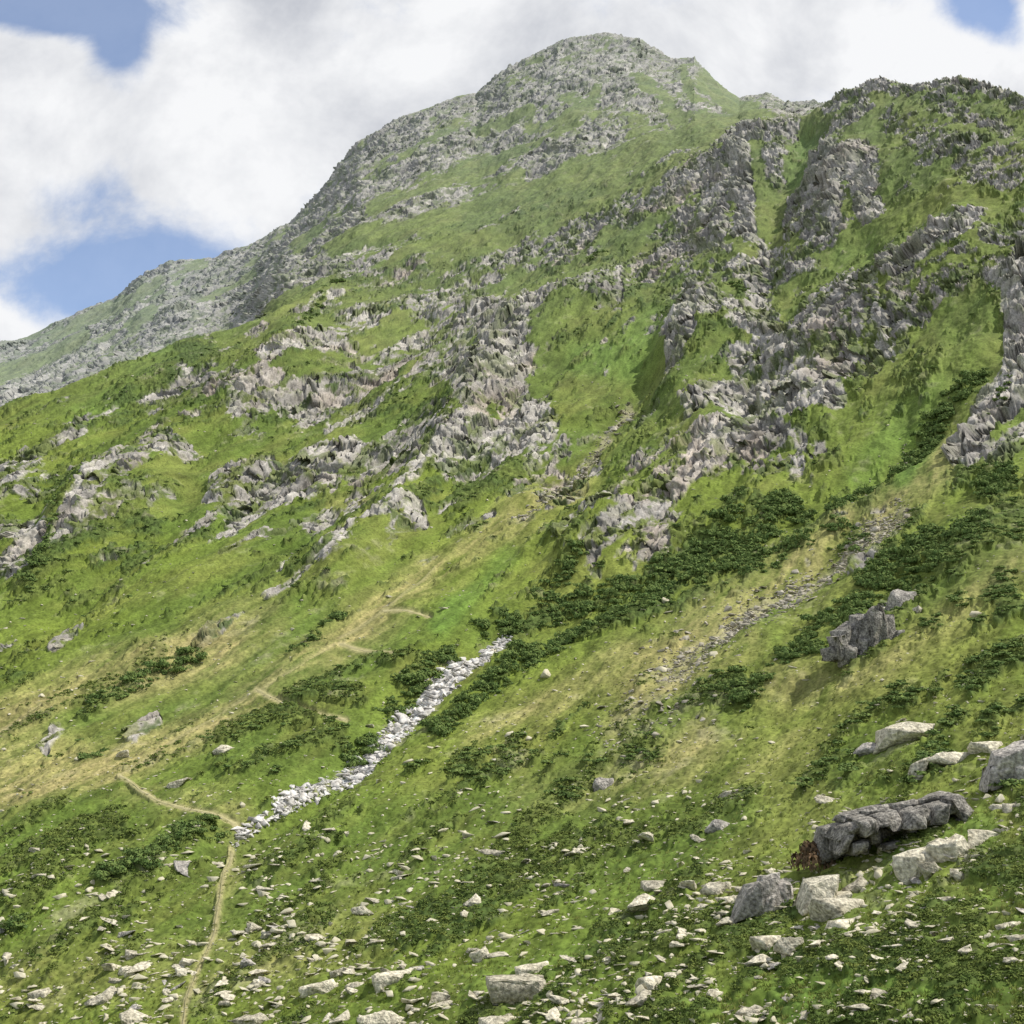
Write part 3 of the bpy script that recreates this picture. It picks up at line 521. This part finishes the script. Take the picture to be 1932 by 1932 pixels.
# ---------------------------------------------------------------- shrubs
def bush_geo(seed,n,leaf=.13,lobes=8,flat=.65):
    R=np.random.default_rng(seed)
    c=np.stack([R.normal(0,.42,lobes),R.normal(0,.42,lobes),R.uniform(.1,.75,lobes)*flat],1); rr_=R.uniform(.3,.52,lobes)
    k_=R.integers(0,lobes,n); d=R.normal(0,1,(n,3)); d[:,2]=np.abs(d[:,2])*.9-.15; d/=np.linalg.norm(d,axis=1,keepdims=True)
    p=c[k_]+d*rr_[k_,None]*R.uniform(.78,1.08,(n,1)); p[:,2]*=.9
    nn=d+R.normal(0,.28,(n,3)); nn/=np.linalg.norm(nn,axis=1,keepdims=True)
    t=np.cross(nn,R.normal(0,1,(n,3))); t/=np.linalg.norm(t,axis=1,keepdims=True); b_=np.cross(nn,t)
    s_=leaf*R.uniform(.6,1.4,(n,1))
    v_=np.stack([p-t*s_,p+b_*s_*.55,p+t*s_,p-b_*s_*.55],1).reshape(-1,3); return v_.astype(f32),np.arange(n*4,dtype=np.int32).reshape(n,4)
BV=[bush_geo(500+i,420,.125) for i in range(6)]; BL=[bush_geo(520+i,120,.22) for i in range(5)]
BM=[]
for c_,f_ in BV:
    me=make_mesh("alpine_shrub",c_,f_); me.materials.append(M_bush); BM.append(me)
pts=[]
while len(pts)<2700:
    x=Rr.uniform(0,1940); y=Rr.uniform(480,1780); s_=float(samp(MB,np.array([x]),np.array([y]))[0])
    if s_>.1 and Rr.uniform()<s_*(.4+.8*float(fbm(np.array([[x/25,y/25,3]],f32),2,230)[0]>-.2)):
        g_=ground(x,y); sz=float(np.clip(Rr.lognormal(math.log(1.1),.42),.5,2.8))*float(np.clip(g_[1]/300,.6,1.4)); pts.append((sz/g_[1],x,y,sz,g_))
pts.sort(key=lambda a_:-a_[0])
for i,(_,x,y,sz,g_) in enumerate(pts[:298]):
    o=bpy.data.objects.new("alpine_shrub",BM[i%6]); scene.collection.objects.link(o); o.location=g_.tolist(); o.location.z-=.1*sz
    o.rotation_euler=(0,0,Rr.uniform(0,6.28)); o.scale=(sz,sz,sz*Rr.uniform(.8,1.25)); o["label"]="dense dark green shrub in a thicket on the slope"; o["category"]="shrub"; o["group"]="dark shrubs along the gullies"
mg=Merge()
for (_,x,y,sz,g_) in pts[298:]:
    c_,f_=BL[Rr.integers(5)]; mg.add(c_,f_,g_-np.array([0,0,.1*sz]),np.array([sz,sz,sz],f32),rotm(Rr.uniform(0,6.28),0,0))
xs=Rr.uniform(0,1940,16000); ys=Rr.uniform(400,1500,16000); ok=ys>np.interp(xs,us,N)+20; xs=xs[ok];ys=ys[ok]
fi=np.interp(xs,us,np.arange(NU)).astype(int); ri=(n0+(VB-ys)/(VB-np.interp(xs,us,N))*(n1-1)).astype(int)
hv=heath.reshape(NR,NU)[ri,fi]; G=ground(xs,ys)
for i in np.where(hv>.7)[0][:3000]:
    sz=Rr.uniform(.35,1.0); c_,f_=BL[Rr.integers(5)]; mg.add(c_,f_,G[i],np.array([sz*1.3,sz*1.3,sz*.8],f32),rotm(Rr.uniform(0,6.28),0,0))
link("shrub_thicket",mg.mesh("shrub_thicket"),M_bush,kind="stuff",label="thicket of dark green shrubs following the gully",category="shrubs")
c_,f_=bush_geo(600,900,.09,9,1.0); me=make_mesh("withered_shrub",c_,f_); me.materials.append(M_dead)
m=mpp(1535,1650); put("withered_shrub",me,1536,1648,44*m,0,(.9,.9,1.45),sink=.1,label="dull reddish brown withered shrub beside boulders",category="shrub")
HL=[bush_geo(700+i,26,.3,4,.5) for i in range(6)]
mg=Merge(); xs=Rr.uniform(-20,1950,60000); ys=1960-(Rr.uniform(0,1,60000))*760
fi=np.interp(xs,us,np.arange(NU)).astype(int); ri=(n0+(VB-ys)/(VB-np.interp(xs,us,N))*(n1-1)).astype(int)
hv=heath.reshape(NR,NU)[ri,fi]; G=ground(xs,ys)
for i in np.where((hv>.5))[0][:15000]:
    sz=Rr.uniform(.20,.52)*np.clip(G[i,1]/130,.75,1.7); cc_,ff_=HL[Rr.integers(6)]
    mg.add(cc_,ff_,G[i]-np.array([0,0,.12*sz]),np.array([sz,sz,sz*.8],f32),rotm(Rr.uniform(0,6.28),0,0))
link("heath_cushions",mg.mesh("heath_cushions"),M_heath,kind="stuff",label="low dark green heath cushions covering the slope",category="heath")
def tuft(seed,n=9):
    R=np.random.default_rng(seed); v_=[]
    for _ in range(n):
        a_=R.uniform(0,6.28); b_=R.normal(0,.25,2); h_=R.uniform(.5,1); l_=R.normal(0,.35,2); w_=.09
        v_+= [(b_[0]-w_*math.cos(a_),b_[1]-w_*math.sin(a_),0),(b_[0]+w_*math.cos(a_),b_[1]+w_*math.sin(a_),0),(b_[0]+l_[0],b_[1]+l_[1],h_)]
    return np.array(v_,f32),np.arange(n*3,dtype=np.int32).reshape(n,3)
TV=[tuft(800+i) for i in range(6)]
mg=Merge()
for i in np.where((hv<.3)&(G[:,1]<260))[0][:14000]:
    sz=Rr.uniform(.2,.45); cc_,ff_=TV[Rr.integers(6)]
    mg.add(cc_,ff_,G[i]-np.array([0,0,.03]),np.array([sz,sz,sz],f32),rotm(Rr.uniform(0,6.28),0,0))
link("grass_tufts",mg.mesh("grass_tufts"),M_grass,kind="stuff",label="tufts of yellow-green mountain grass",category="grass")
# ---------------------------------------------------------------- sun and sky
SE=math.radians(55); SA=math.radians(92)
sd=Vector((math.sin(SA)*math.cos(SE),math.cos(SA)*math.cos(SE),math.sin(SE)))
sl=bpy.data.lights.new("sun",'SUN'); sl.energy=5.0; sl.angle=math.radians(.5); sl.color=(1,.95,.86)
so=bpy.data.objects.new("sun",sl); scene.collection.objects.link(so); so.rotation_euler=sd.to_track_quat('Z','Y').to_euler()
w=bpy.data.worlds.new("World"); scene.world=w; w.use_nodes=True; nt=w.node_tree; nt.nodes.clear()
out=node(nt,"ShaderNodeOutputWorld"); sky=node(nt,"ShaderNodeTexSky"); sky.sky_type='NISHITA'; sky.sun_disc=False; sky.sun_elevation=SE; sky.sun_rotation=SA; sky.altitude=1800; sky.dust_density=.4; sky.ozone_density=2
bg1=node(nt,"ShaderNodeBackground"); bg1.inputs[1].default_value=.15
tint=node(nt,"ShaderNodeVectorMath",operation='MULTIPLY'); tint.inputs[1].default_value=(1.15,1.20,1.25); nt.links.new(sky.outputs[0],tint.inputs[0]); nt.links.new(tint.outputs[0],bg1.inputs[0])
tc=node(nt,"ShaderNodeTexCoord"); sx=node(nt,"ShaderNodeSeparateXYZ"); nt.links.new(tc.outputs["Generated"],sx.inputs[0])
def mth(op,a_,b_=None,c_=None,clamp=False):
    n=node(nt,"ShaderNodeMath",operation=op); n.use_clamp=clamp
    for i,x in enumerate((a_,b_,c_)):
        if x is None: continue
        if isinstance(x,(int,float)): n.inputs[i].default_value=x
        else: nt.links.new(x,n.inputs[i])
    return n.outputs[0]
ay=mth('MAXIMUM',mth('ABSOLUTE',sx.outputs[1]),.05)
X=mth('DIVIDE',sx.outputs[0],ay); Z=mth('DIVIDE',sx.outputs[2],ay)
cbn=node(nt,"ShaderNodeCombineXYZ"); nt.links.new(X,cbn.inputs[0]); nt.links.new(Z,cbn.inputs[1])
def nz2(scale,detail,rough,off=0,dist=0):
    n=node(nt,"ShaderNodeTexNoise"); n.inputs["Scale"].default_value=scale; n.inputs["Detail"].default_value=detail; n.inputs["Roughness"].default_value=rough; n.inputs["Distortion"].default_value=dist
    ad=node(nt,"ShaderNodeVectorMath",operation='ADD'); ad.inputs[1].default_value=(off,off*.7,off*.3); nt.links.new(cbn.outputs[0],ad.inputs[0]); nt.links.new(ad.outputs[0],n.inputs["Vector"])
    return n.outputs["Fac"]
def blob(u_,v_,ru,rv_,amp_):
    dx,dy,dz=ray(u_,v_); cx,cz=dx/dy,dz/dy; sxr,szr=ru/F,rv_/F
    a_=mth('DIVIDE',mth('SUBTRACT',X,cx),sxr); b_=mth('DIVIDE',mth('SUBTRACT',Z,cz),szr)
    d=mth('ADD',mth('MULTIPLY',a_,a_),mth('MULTIPLY',b_,b_)); return mth('MULTIPLY',mth('POWER',2.718,mth('MULTIPLY',d,-1)),amp_)
n1_=nz2(8.5,7,.60,3.1,.2)
cov=mth('MULTIPLY_ADD',mth('SUBTRACT',n1_,.5),2.4,.72)
for b_ in [(200,10,150,75,-1.25),(225,95,62,50,-.95),(10,0,170,55,-1.4),(75,110,70,38,.4),(1850,5,80,80,-1.2),(1905,70,60,60,-.55),(430,480,180,95,-.75),(150,370,90,60,-.50),(90,500,200,85,-.60),(250,560,220,70,-.50),(20,640,90,22,.3),(400,140,120,110,.55),(1500,80,260,90,.5),(800,150,300,120,.5),(120,230,160,70,.5),(500,310,110,55,.4)]:
    cov=mth('ADD',cov,blob(*b_))
mb=node(nt,"ShaderNodeMapRange"); mb.inputs[1].default_value=-.1; mb.inputs[2].default_value=.5; mb.inputs[3].default_value=-.4; mb.inputs[4].default_value=0; nt.links.new(sx.outputs[1],mb.inputs[0]); cov=mth('ADD',cov,mb.outputs[0])  # unseen cloud cover thinned towards the rear to lower ambient light
mrc=node(nt,"ShaderNodeMapRange",interpolation_type='SMOOTHSTEP'); mrc.inputs[1].default_value=-.12; mrc.inputs[2].default_value=.66; nt.links.new(cov,mrc.inputs[0])
n2_=nz2(5.5,6,.6,9.4,.2)
sh=mth('MULTIPLY_ADD',mth('SUBTRACT',n2_,.5),3.0,.66)
for b_ in [(80,170,120,90,.4),(340,50,110,60,.4),(700,280,200,80,-.25),(950,60,260,70,-.2),(560,150,120,90,-.15),(820,130,60,40,.35),(1650,60,120,60,.35)]:
    sh=mth('ADD',sh,blob(*b_))
cr=node(nt,"ShaderNodeValToRGB"); e=cr.color_ramp.elements; e[0].position=.1; e[0].color=(.56,.58,.63,1); e[1].position=.95; e[1].color=(.95,.955,.965,1); nt.links.new(sh,cr.inputs[0])
bg2=node(nt,"ShaderNodeBackground"); bg2.inputs[1].default_value=1.0; nt.links.new(cr.outputs[0],bg2.inputs[0])
mxs=node(nt,"ShaderNodeMixShader"); fac=mth('MULTIPLY_ADD',mrc.outputs[0],.80,.18,clamp=True); nt.links.new(fac,mxs.inputs[0]); nt.links.new(bg1.outputs[0],mxs.inputs[1]); nt.links.new(bg2.outputs[0],mxs.inputs[2]); nt.links.new(mxs.outputs[0],out.inputs[0])
